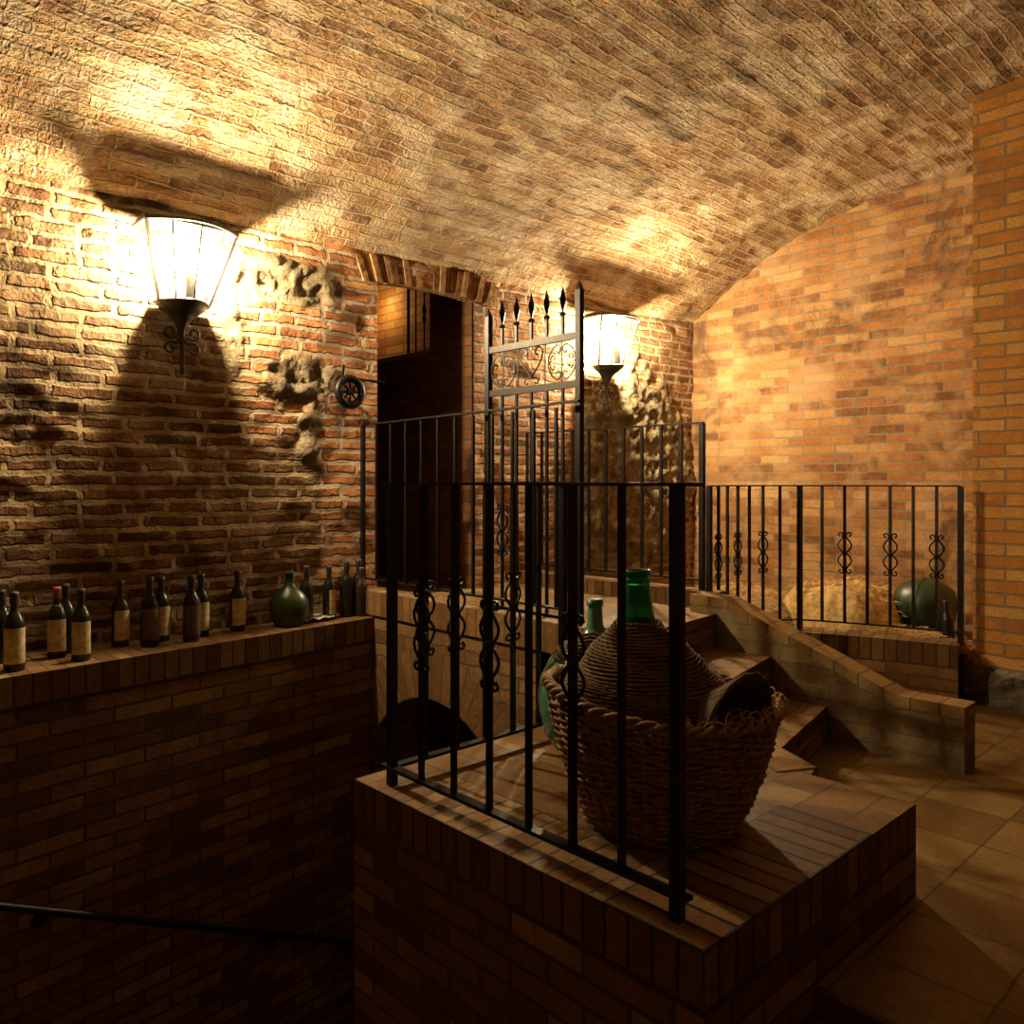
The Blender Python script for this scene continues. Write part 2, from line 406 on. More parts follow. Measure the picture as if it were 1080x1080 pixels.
# rough stone footing under the pier
m = MB(); g = []
nx_, nz2 = 60, 8
for i in range(nx_+1):
    for j in range(nz2+1):
        x = -1.56+3.7*i/nx_; z = -.27+.2*j/nz2
        g.append((x, 4.9-.03*fb(x*7, z*9, 1, 3)+(.05 if j == nz2 else 0), z))
m.add(g, [[i*(nz2+1)+j, (i+1)*(nz2+1)+j, (i+1)*(nz2+1)+j+1, i*(nz2+1)+j+1] for i in range(nx_) for j in range(nz2)])
m.box(-1.54, 2.14, 4.95, 5.0, -.27, -.1)
tag(m.build('stone_footing', STONE, loc=(-.6, 4.95, -.27)), 'dark rough stone footing under the orange brick pier', 'footing')

# floors
m = MB(); m.box(-.925, 2.15, 1.88, 4.95, -.5, -.27); m.box(-2.6, -.925, 2.5, 4.95, -.5, -.27)
struct('floor', m, FLOORT)
struct('floor_lower', MB().box(-2.23, 2.15, Y0, 1.4, -1.25, -1.05).box(-.92, 2.15, 1.4, 1.86, -1.25, -1.05), LOW)
struct('trim_floor_edge', MB().box(-.925, 2.15, 1.86, 1.88, -1.25, -.27), LOW)

# ledge with bottles: stairwell wall under it
LZ = .2
ys_ = [Y0, -1.5, -.5, .5, 1.5, 2.5]
m = MB()
lp = [(ledx(y), y) for y in ys_]; poly = lp+[(-4.2, 2.5), (-4.2, Y0)]
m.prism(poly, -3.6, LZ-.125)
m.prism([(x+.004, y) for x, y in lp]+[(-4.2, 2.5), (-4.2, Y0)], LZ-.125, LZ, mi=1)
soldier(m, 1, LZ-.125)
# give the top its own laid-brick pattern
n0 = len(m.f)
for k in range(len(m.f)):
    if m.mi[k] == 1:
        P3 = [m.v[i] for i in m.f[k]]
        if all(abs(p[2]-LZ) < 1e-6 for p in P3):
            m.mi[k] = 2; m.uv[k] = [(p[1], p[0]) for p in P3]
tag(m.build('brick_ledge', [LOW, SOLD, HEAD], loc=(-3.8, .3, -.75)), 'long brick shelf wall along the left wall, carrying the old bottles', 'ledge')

# stair going down under the arch
m = MB()
for i in range(16):
    y = -.85+.3*i; z = -.75-.157*(i+1)
    if y+.3 <= 2.51: m.prism([(ledx(y)+.004, y), (-2.235, y), (-2.235, y+.3), (ledx(y+.3)+.004, y+.3)], -4.2, z)
    else: m.box(-3.84, -2.66, y, y+.3, -4.2, z)
tag(m.build('cellar_stairs', LOW, loc=(-3.0, -.85, -.75)), 'dark brick stairs going down beside the left shelf wall', 'stairs')
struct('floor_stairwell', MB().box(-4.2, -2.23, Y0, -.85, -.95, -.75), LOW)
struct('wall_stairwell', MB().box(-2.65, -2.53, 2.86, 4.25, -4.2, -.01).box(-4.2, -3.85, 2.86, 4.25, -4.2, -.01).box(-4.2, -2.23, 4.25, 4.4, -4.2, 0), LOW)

# platform with the demijohns
PX0, PX1, PY0, PY1 = -2.23, -.925, 1.4, 2.5
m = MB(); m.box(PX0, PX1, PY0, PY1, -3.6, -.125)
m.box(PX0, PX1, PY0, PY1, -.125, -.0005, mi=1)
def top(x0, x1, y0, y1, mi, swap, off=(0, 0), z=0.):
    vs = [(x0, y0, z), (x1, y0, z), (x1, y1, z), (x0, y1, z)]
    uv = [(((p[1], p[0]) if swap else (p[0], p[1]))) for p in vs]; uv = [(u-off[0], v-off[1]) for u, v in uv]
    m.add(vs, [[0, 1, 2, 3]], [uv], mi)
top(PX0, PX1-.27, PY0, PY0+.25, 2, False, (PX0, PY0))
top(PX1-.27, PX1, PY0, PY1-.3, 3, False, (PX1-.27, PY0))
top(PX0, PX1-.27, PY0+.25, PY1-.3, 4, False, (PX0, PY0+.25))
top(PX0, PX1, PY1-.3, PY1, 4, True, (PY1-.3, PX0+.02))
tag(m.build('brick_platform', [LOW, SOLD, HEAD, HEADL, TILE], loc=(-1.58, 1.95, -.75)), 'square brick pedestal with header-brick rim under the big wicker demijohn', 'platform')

# arch wall below the landing
KZ = .345; LAND = .256
m = MB(); AX, AZ, AR = -3.25, -.75, .6
xs = lin(-3.86, AX-AR, .02)[:-1]+[AX-AR*math.cos(PI*k/28) for k in range(29)]+[AX+AR+.0001, -2.23]
def ab(x):
    q = AR*AR-(x-AX)**2
    return AZ+math.sqrt(q) if q > 1e-6 else -4.0
for a, b in zip(xs[:-1], xs[1:]):
    z0, z1 = ab(a), ab(b)
    if (a+b)/2 > AX+AR or (a+b)/2 < AX-AR: z0 = z1 = -4.0
    else: z0 = max(z0, AZ); z1 = max(z1, AZ)
    top_ = KZ-.13
    m.add([(a, 2.5, z0), (b, 2.5, z1), (b, 2.5, top_), (a, 2.5, top_)], [[0, 1, 2, 3]])
    if z0 > -3.9: m.add([(a, 2.5, z0), (b, 2.5, z1), (b, 2.85, z1), (a, 2.85, z0)], [[0, 1, 2, 3]])
    m.add([(a, 2.85, z0), (b, 2.85, z1), (b, 2.85, .2), (a, 2.85, .2)], [[0, 3, 2, 1]])
for x in (AX-AR, AX+AR): m.add([(x, 2.5, -4), (x, 2.85, -4), (x, 2.85, AZ), (x, 2.5, AZ)], [[0, 1, 2, 3]])
# radial bricks
R2 = AR+.25
for k in range(28):
    a0, a1 = PI*k/28, PI*(k+1)/28
    q = [(AX-AR*math.cos(a0), AZ+AR*math.sin(a0)), (AX-AR*math.cos(a1), AZ+AR*math.sin(a1)), (AX-R2*math.cos(a1), AZ+R2*math.sin(a1)), (AX-R2*math.cos(a0), AZ+R2*math.sin(a0))]
    m.add([(x, 2.494, z) for x, z in q], [[0, 1, 2, 3]], [[(k*.066, 0), (k*.066+.066, 0), (k*.066+.066, .25), (k*.066, .25)]], 1)
n1 = len(m.f); m.box(-3.99, -2.24, 2.49, 2.62, KZ-.13, KZ, mi=1)
for k in range(n1, len(m.f)):
    zz = [m.v[i][2] for i in m.f[k]]
    if max(zz)-min(zz) > .05: m.uv[k] = [(u, .06+z-KZ+.13) for (u, v_), z in zip(m.uv[k], zz)]
for k in range(len(m.f)):
    P3 = [m.v[i] for i in m.f[k]]
    if all(abs(p[2]-KZ) < 1e-6 for p in P3): m.mi[k] = 2
ARB = brick('arch_brick', .25, .066, .006, [(.24, .1, .035), (.36, .16, .055), (.46, .22, .08), (.52, .28, .11)], (.2, .14, .08), distort=.012, bump=.008, stain_amt=.4, crumble=.4, k=0.75)
ARS = brick('arch_soldier', .066, .25, .005, [(.26, .11, .035), (.38, .17, .055), (.46, .22, .08)], (.2, .14, .08), offset=0., distort=.006, bump=.008, stain_amt=.4, crumble=.4, k=0.75)
tag(m.build('brick_arch', [ARB, ARS, HEAD], loc=(-3.2, 2.55, -.75)), 'brick arch carrying the landing over the descending stairs', 'arch')
struct('floor_landing', MB().box(-4.0, -2.5, 2.62, 3.8, .0, LAND), TILE)
# low kerb behind the landing
m = MB(); m.box(-4.0, -2.45, 3.8, 3.93, .0, KZ-.001); m.mi = [1 if all(abs(m.v[i][2]-KZ+.001) < 1e-6 for i in f) else 0 for f in m.f]
tag(m.build('brick_kerb', [SOLD, HEAD], loc=(-3.2, 3.86, .256)), 'low brick kerb at the back of the landing, under its rear railing', 'kerb')

# winder steps
def nos_strip(p, q, w, z0, z1, inward):
    p = Vector(p); q = Vector(q); t = (q-p); L = t.length; t.normalize(); nrm = Vector((-t.y, t.x))
    if nrm.dot(Vector(inward)) < 0: nrm = -nrm
    a, b, c, d = p, q, q+nrm*w, p+nrm*w
    mb = MB(); vs = [(*a, z0), (*b, z0), (*c, z0), (*d, z0), (*a, z1), (*b, z1), (*c, z1), (*d, z1)]
    fs = [[0, 1, 5, 4], [1, 2, 6, 5], [2, 3, 7, 6], [3, 0, 4, 7], [4, 5, 6, 7], [3, 2, 1, 0]]
    uv = [[(0, 0), (L, 0), (L, .06), (0, .06)], [(0, 0), (w, 0), (w, .06), (0, .06)], [(0, 0), (L, 0), (L, .06), (0, .06)], [(0, 0), (w, 0), (w, .06), (0, .06)], [(0, 0), (L, 0), (L, .125), (0, .125)], [(0, 0)]*4]
    return mb.add(vs, fs, uv)
NOSE = brick('nosing_brick', .12, .125, .004, [(.36, .17, .06), (.48, .25, .09), (.58, .33, .14)], (.16, .11, .07), offset=0., distort=.004, bump=.004, stain_amt=.25, crumble=.15, uneven=.4, rough=.6, k=0.72)
st = empty('brick_steps', (-1.9, 3.1, -.27), 'three brick steps rising from the tiled floor to the landing, behind the wicker demijohn', 'steps')
inv = Vector((-1.9, 3.1, -.27))
def child(mb, name, mat, parent, **k):
    mb.v = [(x-inv.x, y-inv.y, z-inv.z) for x, y, z in mb.v]
    return mb.build(name, mat, parent, **k)
PYb = PY1
steps = [(-.27, -.108, [(-1.757, 3.67), (-1.60, 2.93), (-1.36, 2.67), (-1.24, PYb)]),
         (-.108, .084, [(-2.04, 3.67), (-1.90, 3.0), (-1.80, PYb)]),
         (.084, LAND, [(-2.354, 3.67), (-2.31, 3.3), (-2.22, PYb)])]
for z0, z1, ln in steps:
    zb = -.5
    p = child(MB().prism(ln+[(-2.5, PYb), (-2.5, 3.67)], zb, z1-.002), 'step', ARB if z1 < .2 else ARB, st)
    pl = MB()
    pl.prism([(x-.0, y) for x, y in ln]+[(-2.5, PYb), (-2.5, 3.67)], z1-.002, z1-.0005)
    tp = child(pl, 'tread', TILE, p); tp.parent = st
    for a, b in zip(ln[:-1], ln[1:]):
        s_ = nos_strip(Vector(a), Vector(b), .11, z1-.06, z1+.003, (-1, -.6 if z1 < 0 and b[1] < 2.9 else 0))
        child(s_, 'nosing', NOSE, st)

child(MB().prism([(-2.0, PYb), (-1.25, PYb), (-1.269, 2.57), (-1.476, 2.68), (-2.0, 2.78)], -.5, -.001), 'corner_block', ARB, st)
child(nos_strip(Vector((-1.476, 2.685)), Vector((-1.262, 2.57)), .15, -.05, .004, (-.3, -1)), 'nosing', NOSE, st)

# parapet
pr = [(-2.52, KZ), (-2.32, KZ), (-1.44, .008), (-1.167, .010)]
PB0, PB1 = 3.67, 3.81
pt = empty('brick_parapet', (-1.9, 3.74, -.27), 'sloping brick parapet following the steps down, ending in a level block', 'parapet'); inv = Vector((-1.9, 3.74, -.27))
m = MB(); m.prismy([(x, z-.05) for x, z in pr]+[(-1.18, -.27), (-2.52, -.27)][0:0]+[(-1.167, -.27), (-2.52, -.27)], PB0+.006, PB1-.006)
child(m, 'wall_body', RENDERED, pt)
m = MB(); s = 0
for (xa, za), (xb, zb) in zip(pr[:-1], pr[1:]):
    L = math.hypot(xb-xa, zb-za)
    vs = [(xa, PB0, za-.05), (xb, PB0, zb-.05), (xb, PB0, zb), (xa, PB0, za), (xa, PB1, za-.05), (xb, PB1, zb-.05), (xb, PB1, zb), (xa, PB1, za)]
    m.add(vs, [[0, 1, 2, 3], [3, 2, 6, 7], [7, 6, 5, 4], [0, 4, 5, 1]], [[(s, .03), (s+L, .03), (s+L, .08), (s, .08)], [(s, 0), (s+L, 0), (s+L, .125), (s, .125)], [(s, .08), (s+L, .08), (s+L, .03), (s, .03)], [(s, .03), (s, .1), (s+L, .1), (s+L, .03)]])
    s += L
m.box(-1.1675, -1.165, PB0, PB1, -.04, .010)
child(m, 'coping', NOSE, pt)

# curved low wall + bed
RP = [(-2.52, 3.86), (-2.525, 3.96), (-2.53, 4.06), (-2.53, 4.17), (-2.52, 4.28), (-2.50, 4.40), (-2.45, 4.51), (-2.37, 4.60)]
for k in range(1, 8): RP.append((-2.37+.81*k/7, 4.60+.25*k/7+.03*math.sin(PI*k/7)))
m = MB(); s = 0; V = []
for i, p in enumerate(RP):
    a = Vector(RP[max(i-1, 0)]); b = Vector(RP[min(i+1, len(RP)-1)]); t = (b-a).normalized(); nr = Vector((t.y, -t.x))
    p = Vector(p); V.append((p+nr*.1, p-nr*.12))
for i in range(len(V)-1):
    (o0, i0), (o1, i1) = V[i], V[i+1]; L = (o1-o0).length
    zt = .06
    m.add([(*o0, -.3), (*o1, -.3), (*o1, zt-.125), (*o0, zt-.125)], [[0, 1, 2, 3]], [[(s, -.3), (s+L, -.3), (s+L, zt-.125), (s, zt-.125)]], 0)
    m.add([(*o0, zt-.125), (*o1, zt-.125), (*o1, zt), (*o0, zt)], [[0, 1, 2, 3]], [[(s, 0), (s+L, 0), (s+L, .125), (s, .125)]], 1)
    m.add([(*o0, zt), (*o1, zt), (*i1, zt), (*i0, zt)], [[0, 1, 2, 3]], [[(s, 0), (s+L, 0), (s+L, .22), (s, .22)]], 2)
    m.add([(*i0, -.1), (*i1, -.1), (*i1, zt), (*i0, zt)], [[3, 2, 1, 0]], [[(s, 0), (s+L, 0), (s+L, .125), (s, .125)]], 1)
    s += L
struct('floor_bed', MB().prism([(x-.08, y+.03) for x, y in RP]+[(-1.5, Y1), (-4., Y1), (-4., 3.93), (-2.6, 3.93)], -.5, .0), SOIL)
tag(m.build('curved_brick_wall', [ARB, SOLD, HEAD], loc=(-2.1, 4.6, -.27)), 'low curved brick wall holding the straw bed, under the right-hand railing', 'low wall')

# ------------------------------------------------------------------ ironwork
def circ(cx, cz, r, a0, a1, n, r1=None):
    r1 = r if r1 is None else r1
    return [(cx+(r+(r1-r)*k/n)*math.cos(a0+(a1-a0)*k/n), cz+(r+(r1-r)*k/n)*math.sin(a0+(a1-a0)*k/n)) for k in range(n+1)]
def ornament_path(s):
    up = [(0.004, 0), (.02, .012), (.034, .03), (.037, .048), (.029, .066), (.014, .084), (.007, .098), (.010, .112), (.02, .121), (.031, .117), (.034, .106), (.027, .098), (.02, .103)]
    return [(s*x, z) for x, z in up]
def bar(parent, x, y, z0, z1, r=.007, name='baluster', off=(0, 0, 0), sides=4):
    return MB().tube([(x-off[0], y-off[1], z0-off[2]), (x-off[0], y-off[1], z1-off[2])], r*(1.414 if sides == 4 else 1), sides, square=True).build(name, IRON, parent)
def ornament(parent, x, y, z, dirv, off):
    m = MB(); t = Vector((dirv[0], dirv[1], 0)).normalized()
    for s in (-1, 1):
        for u in (-1, 1):
            m.tube([Vector((x, y, z))+t*a+Vector((0, 0, u*b))-Vector(off) for a, b in ornament_path(s)], .0048, 5)
    m.tube([Vector((x, y, z+q))-Vector(off) for q in (-.012, -.006, .006, .012)], [.011, .015, .015, .011], 6)
    for q in (.098, -.098): m.tube([Vector((x, y, z+q-.005))-Vector(off), Vector((x, y, z+q+.005))-Vector(off)], .013, 6)
    return m.build('scroll_ornament', IRON, parent)
def flat(pts, w, h, name, parent, off):     # rail of flat bar along pts
    m = MB(); P3 = [Vector(p)-Vector(off) for p in pts]
    vs = []
    for i, p in enumerate(P3):
        t = (P3[min(i+1, len(P3)-1)]-P3[max(i-1, 0)]); t.z = 0; t.normalize(); nr = Vector((-t.y, t.x, 0))
        vs += [p+nr*w/2, p-nr*w/2, p-nr*w/2+Vector((0, 0, h)), p+nr*w/2+Vector((0, 0, h))]
    n = len(P3); fs = [[0, 1, 2, 3], [4*n-1, 4*n-2, 4*n-3, 4*n-4]]
    for i in range(n-1):
        for k in range(4): fs.append([4*i+k, 4*i+4+k, 4*i+4+(k+1) % 4, 4*i+(k+1) % 4])
    return m.add(vs, fs).build(name, IRON, parent)
RT = CZ-.002
# front railing, two runs
off = (-2.107, 1.46, 0)
fr = empty('iron_railing', off, 'black wrought iron corner railing with scroll balusters on the pedestal, in front of the demijohns', 'railing')
A = (-1.034, 1.46); B = (-2.107, 1.46); Cc = (-2.107, 2.24)
flat([(A[0]+.055, A[1], RT-.008), (B[0]-.04, B[1], RT-.008)], .036, .008, 'top_rail', fr, off)
flat([(B[0], B[1], RT-.010), (Cc[0], Cc[1]+.02, RT-.010)], .034, .008, 'top_rail', fr, off)
flat([(A[0]+.03, A[1], .05), (B[0]-.04, B[1], .05)], .032, .010, 'bottom_rail', fr, off)
flat([(B[0], B[1], .052), (Cc[0], Cc[1], .052)], .03, .010, 'bottom_rail', fr, off)
for p in (A, B, Cc): bar(fr, *p, 0., RT-.008, .0128, 'post', off)
for k in range(1, 7):
    x = B[0]+(A[0]-B[0])*k/7
    b = bar(fr, x, 1.46, .055, RT-.008, .0072 if k != 5 else .0085, 'baluster', off)
    if k in (1, 3, 5): ornament(b, x, 1.46, .505, (1, 0), off)
for k in range(1, 6):
    y = 1.46+.13*k
    b = bar(fr, B[0], y, .055, RT-.01, .0075, 'baluster', off)
    if k in (1, 2, 4): ornament(b, B[0], y, .505, (1, 0) if False else (0, 1), off)
    if k in (3, 5):
        MB().tube([(B[0]-off[0]+.0045*math.cos(q*.9), y-off[1]+.0045*math.sin(q*.9), .40+.012*q) for q in range(26)], .007, 4, square=True).build('twist', IRON, b)
# landing front railing
off = (-3.1, 2.55, KZ)
lr = empty('iron_railing', off, 'plain black iron railing along the front of the landing above the arch', 'railing')
X0, X1 = -3.97, -2.30
flat([(X0, 2.55, 1.27), (X1, 2.55, 1.288)], .03, .009, 'top_rail', lr, off)
flat([(X0, 2.55, KZ+.05), (-2.40, 2.55, KZ+.05)], .03, .009, 'bottom_rail', lr, off)
for k in range(13):
    x = X0+.1392*k
    if k == 0: bar(lr, x, 2.55, KZ, 1.27, .011, 'post', off)
    elif k == 12: continue
    else: bar(lr, x, 2.55, KZ+.05, 1.272, .0065, 'baluster', off)
# gate
off = (-2.62, 2.60, LAND)
gt = empty('iron_gate', off, 'tall wrought iron gate with spear tips and a scrollwork panel', 'gate')
GX0, GX1 = -2.945, -2.352; GY = 2.605; ZT, ZB = 1.585, 1.375
bar(gt, GX0, GY, LAND, 1.75, .014, 'gate_post', off); 
bar(gt, GX1, GY, LAND, 1.78, .014, 'gate_post', off)
for x, z in ((GX0, 1.75), (GX1, 1.78)):
    MB().tube([(x-off[0], GY-off[1], z-off[2]), (x-off[0], GY-off[1], z-off[2]+.04)], [.019, .002], 4, square=True).build('post_tip', IRON, gt)
for z in (ZT, ZB, LAND+.1, .95): flat([(GX0, GY, z-.015), (GX1, GY, z-.015)], .02, .03 if z > 1 else .016, 'crossbar', gt, off)
for k in range(5):
    x = GX0+(GX1-GX0)*(k+1)/6
    b = bar(gt, x, GY, ZT, 1.70, .006, 'spear', off)
    o_ = Vector(off); p = Vector((x, GY, 0))-o_
    MB().tube([p+Vector((0, 0, q)) for q in (1.68, 1.685, 1.695, 1.70)], [.007, .014, .014, .007], 8).tube([p+Vector((0, 0, q)) for q in (1.70, 1.715, 1.735, 1.755, 1.815)], [.005, .009, .016, .02, .001], 4).build('spear_tip', IRON, b)
    b = bar(gt, x, GY, LAND+.1, ZB, .006, 'baluster', off)
    if k % 2 == 0: ornament(b, x, GY, .72, (1, 0), off)
def scroll(pts, cx, cz):
    return [Vector((cx+a, GY, cz+b))-Vector(off) for a, b in pts]
pc = (ZT+ZB)/2
for k, cx in enumerate((GX0+.105, (GX0+GX1)/2, GX1-.105)):
    m = MB()
    if k != 1:
        for s in (-1, 1):
            arc = circ(0, 0, .083, -1.15, 1.15, 14)
            c1 = circ(.083*math.cos(1.15)-.024*math.cos(1.15), .083*math.sin(1.15)-.024*math.sin(1.15), .024, 1.15, 1.15+4.8, 12, .008)
            c0 = [(x, -z) for x, z in c1][::-1]
            m.tube(scroll([(s*x, z) for x, z in c0+arc+c1], cx, pc), .0038, 5)
            c2 = circ(s*.055, .0, .0, 0, 0, 1)
            for u in (-1, 1):
                m.tube(scroll([(s*x, u*z) for x, z in [(.08, .0)]+circ(.052, .018, .018, -.6, 4.2, 10, .006)], cx, pc), .0034, 5)
        m.tube(scroll([(0, -.09), (0, .09)], cx, pc), .003, 5)
    else:
        for s in (-1, 1):
            h = [(0, -.05), (.035, -.015), (.068, .03), (.073, .06)]+circ(.043, .06, .03, 0, 5.0, 14, .008)
            m.tube(scroll([(s*x, z) for x, z in h], cx, pc), .0038, 5)
            h = [(0, -.05), (.02, -.055)]+circ(.03, -.072, .018, PI*.6, -PI*.9, 10, .007)
            m.tube(scroll([(s*x, z) for x, z in h], cx, pc), .0034, 5)
            m.tube(scroll([(s*.088, -.09), (s*.088, .09)], cx, pc), .0034, 5)
    m.build('scroll_panel', IRON, gt)
# landing rear railing
off = (-3.27, 3.865, KZ)
rr = empty('iron_railing', off, 'plain black iron railing on the rear kerb of the landing, before the far lantern', 'railing')
flat([(-3.97, 3.865, 1.275), (-2.565, 3.865, 1.275)], .03, .009, 'top_rail', rr, off)
flat([(-3.97, 3.865, KZ+.05), (-2.565, 3.865, KZ+.05)], .03, .009, 'bottom_rail', rr, off)
for k in range(11):
    x = -2.57-.14*k
    if k in (0, 10): bar(rr, x, 3.865, KZ, 1.275, .014 if k == 0 else .008, 'post', off)
    else:
        b = bar(rr, x, 3.865, KZ+.05, 1.276, .008, 'baluster', off)
# bed railing
off = (-2.37, 4.60, .06)
br = empty('iron_railing', off, 'black iron railing with ring scrolls on the curved low wall in front of the straw', 'railing')
flat([(x, y, .922) for x, y in RP], .028, .008, 'top_rail', br, off)
flat([(x, y, .115) for x, y in RP], .024, .008, 'bottom_rail', br, off)
for k, (x, y) in enumerate(RP):
    if k in (0, 7, 14): bar(br, x, y, .06, .923, .013, 'post', off); continue
    b = bar(br, x, y, .118, .923, .007, 'baluster', off)
    a = Vector(RP[k-1]); c = Vector(RP[k+1]); t = (c-a).normalized()
    if k in (1, 3, 5, 9, 11, 13): ornament(b, x, y, .53, t, off)
# handrail down the stairs
hy = [(-.5, 0), (2.45, 0)]
def hz(y): return CZ-1.60-.52*(y-.70)
off = (ledx(.7)+.06, .7, hz(.7))
hr = empty('iron_handrail', off, 'thin dark iron handrail sloping down the stairwell wall', 'handrail')
MB().tube([(ledx(y)+.07-off[0], y-off[1], hz(y)-off[2]) for y in (-.6, .3, 1.2, 2.0, 2.48)], .016, 8).build('rail', IRON, hr, smooth=True)
for y in (-.2, .82, 1.84):
    MB().tube([(ledx(y)-.0-off[0], y-off[1], hz(y)-.06-off[2]), (ledx(y)+.05-off[0], y-off[1], hz(y)-.06-off[2]), (ledx(y)+.07-off[0], y-off[1], hz(y)-off[2])], .009, 6).tube([(ledx(y)-off[0], y-off[1], hz(y)-.06-off[2]), (ledx(y)+.008-off[0], y-off[1], hz(y)-.06-off[2])], .03, 10).build('bracket', IRON, hr)

# ------------------------------------------------------------------ wall lamps (frame, lid, bulb, scroll bracket)
def lamp(loc, label):
    e = empty('wall_lantern', loc, label, 'lamp', 'half-round iron wall lanterns')
    # local: x out of wall, y along wall, z up; rim at z=0
    def plan(w, d0, d1, n=14):
        P2 = [(0, -w), (d0, -w)]
        for k in range(1, n):
            a = -1+2*k/n; P2.append((d0+(d1-d0)*math.cos(a*PI/2)**.9, w*a))
        return P2+[(d0, w), (0, w)]
    T = plan(.215, .172, .28); Bp = plan(.12, .06, .18); zt, zb = 0., -.35
    m = MB(); n = len(T)
    LT = [(0, -.215), (.175, -.222), (.188, -.12), (.190, 0), (.188, .12), (.175, .222), (0, .215)]; ln = len(LT)
    m.add([(x, y, zt) for x, y in LT]+[(x*.96, y*.97, zt+.02) for x, y in LT], [list(range(ln)), list(range(2*ln-1, ln-1, -1))]+[[i, i+1, ln+i+1, ln+i] for i in range(ln-1)])
    m.build('lid', IRONL, e)
    MB().tube([(x, y, zt-.005) for x, y in T], .008, 6).build('top_rim', IRONL, e)
    MB().tube([(x, y, zb) for x, y in Bp], .008, 6).build('bottom_rim', IRONL, e)
    for i in (1, n-2):
        MB().tube([(*T[i], zt), (*Bp[i], zb)], .0095, 4, square=True).build('frame_bar', IRONL, e)
    for i in (4, 7, 8, 11)[0:0]+(4, 8, 12):
        MB().tube([(*T[i], zt), (*Bp[i], zb)], .004, 5).build('thin_bar', IRONL, e)
    m = MB(); m.add([(x*.98, y*.98, zt-.01) for x, y in T]+[(x*.98, y*.98, zb) for x, y in Bp], [[i, i+1, n+i+1, n+i] for i in range(n-1)])
    m.build('glass_pane', PANE, e)
    # bottom cup
    m = MB(); rows = [(1., 0), (.8, -.03), (.5, -.055), (.3, -.085), (.16, -.12), (.1, -.16)]
    vs = [(x*s+(.03*(1-s)), y*s, zb+z) for s, z in rows for x, y in Bp]
    m.add(vs, [[r*n+i, r*n+i+1, (r+1)*n+i+1, (r+1)*n+i] for r in range(len(rows)-1) for i in range(n-1)]+[list(range(n))])
    m.build('bottom_cup', IRONL, e)
    MB().tube([(.035, 0, zb-.10), (.035, 0, zb-.32)], .011, 6).tube([(.035, 0, zb-.32), (.035, 0, zb-.34)], [.016, .004], 6).tube([(.0, 0, zb-.28), (.035, 0, zb-.28)], .008, 6).build('stem', IRONL, e)
    for s in (-1, 1):
        m = MB()
        for zc, u in ((zb-.135, 1), (zb-.215, -1)):
            pts = [(.01*s, zb-.175)]+[(s*a, b) for a, b in circ(.055, zc, .034, -u*PI*.75, u*PI*1.2, 16, .012)]
            m.tube([(.035, a, b) for a, b in pts], .006, 5)
        m.build('scroll', IRONL, e)
    m = MB(); m.lathe([(0, -.045), (.022, -.04), (.036, -.022), (.042, 0), (.036, .024), (.02, .042), (0, .048)], 16, (.135, 0, -.155)); m.build('bulb', BULB, e, smooth=True)
    MB().lathe([(.0, -.19), (.022, -.19), (.022, -.045), (0, -.04)], 12, (.135, 0, -.155)).build('bulb_socket', IRONL, e)
    return e
lamp((-3.975, 1.51, 2.155), 'lit iron wall lantern on the left wall above the old bottles')
lamp((-3.955, 4.645, 2.155), 'lit iron wall lantern beyond the gate, near the back corner')

# ------------------------------------------------------------------ pulley on the left wall
off = (-3.95, 2.42, 1.45)
pw = empty('iron_pulley', off, 'small dark iron wheel on a wall bracket left of the passage opening', 'pulley')
m = MB(); m.tube([(.05, .075*math.cos(a*PI/12), .075*math.sin(a*PI/12)) for a in range(24)], .022, 8, closed=True); m.build('wheel', IRON, pw, smooth=True)
m = MB()
for a in range(4): m.tube([(.05, .07*math.cos(a*PI/4), .07*math.sin(a*PI/4)), (.05, -.07*math.cos(a*PI/4), -.07*math.sin(a*PI/4))], .006, 5)
m.tube([(.03, 0, 0), (.08, 0, 0)], .018, 8); m.build('spokes', IRON, pw)
m = MB(); m.tube([(-.06, 0, .0), (.09, 0, .0)], .009, 6).tube([(.02, -.04, .085), (.02, .25, .075)], .006, 5).tube([(.0, -.02, .05), (.02, -.02, .15)], .008, 5); m.build('bracket', IRON, pw)

# ------------------------------------------------------------------ barred window in the passage, small lit recess
struct('window_1', MB().box(WX0, WX1, DY1-.02, DY1+.1, WZ-.03, WZ+.004), plain('sill', (.3, .2, .12), .8))
gr = empty('window_grille', (-4.57, DY1+.03, WZ), 'three upright iron bars in the small lit window high inside the passage', 'grille')
for x, r in ((.0, .006), (-.10, .006), (-.19, .011)):
    MB().tube([(x, 0, 0), (x, 0, .76)], r, 4, square=True).build('bar', IRON, gr)
MB().tube([(0, 0, .2), (0, 0, .235), (0, 0, .27), (0, 0, .3), (0, 0, .34)], [.008, .02, .01, .02, .008], 4).build('bar_knot', IRON, gr)

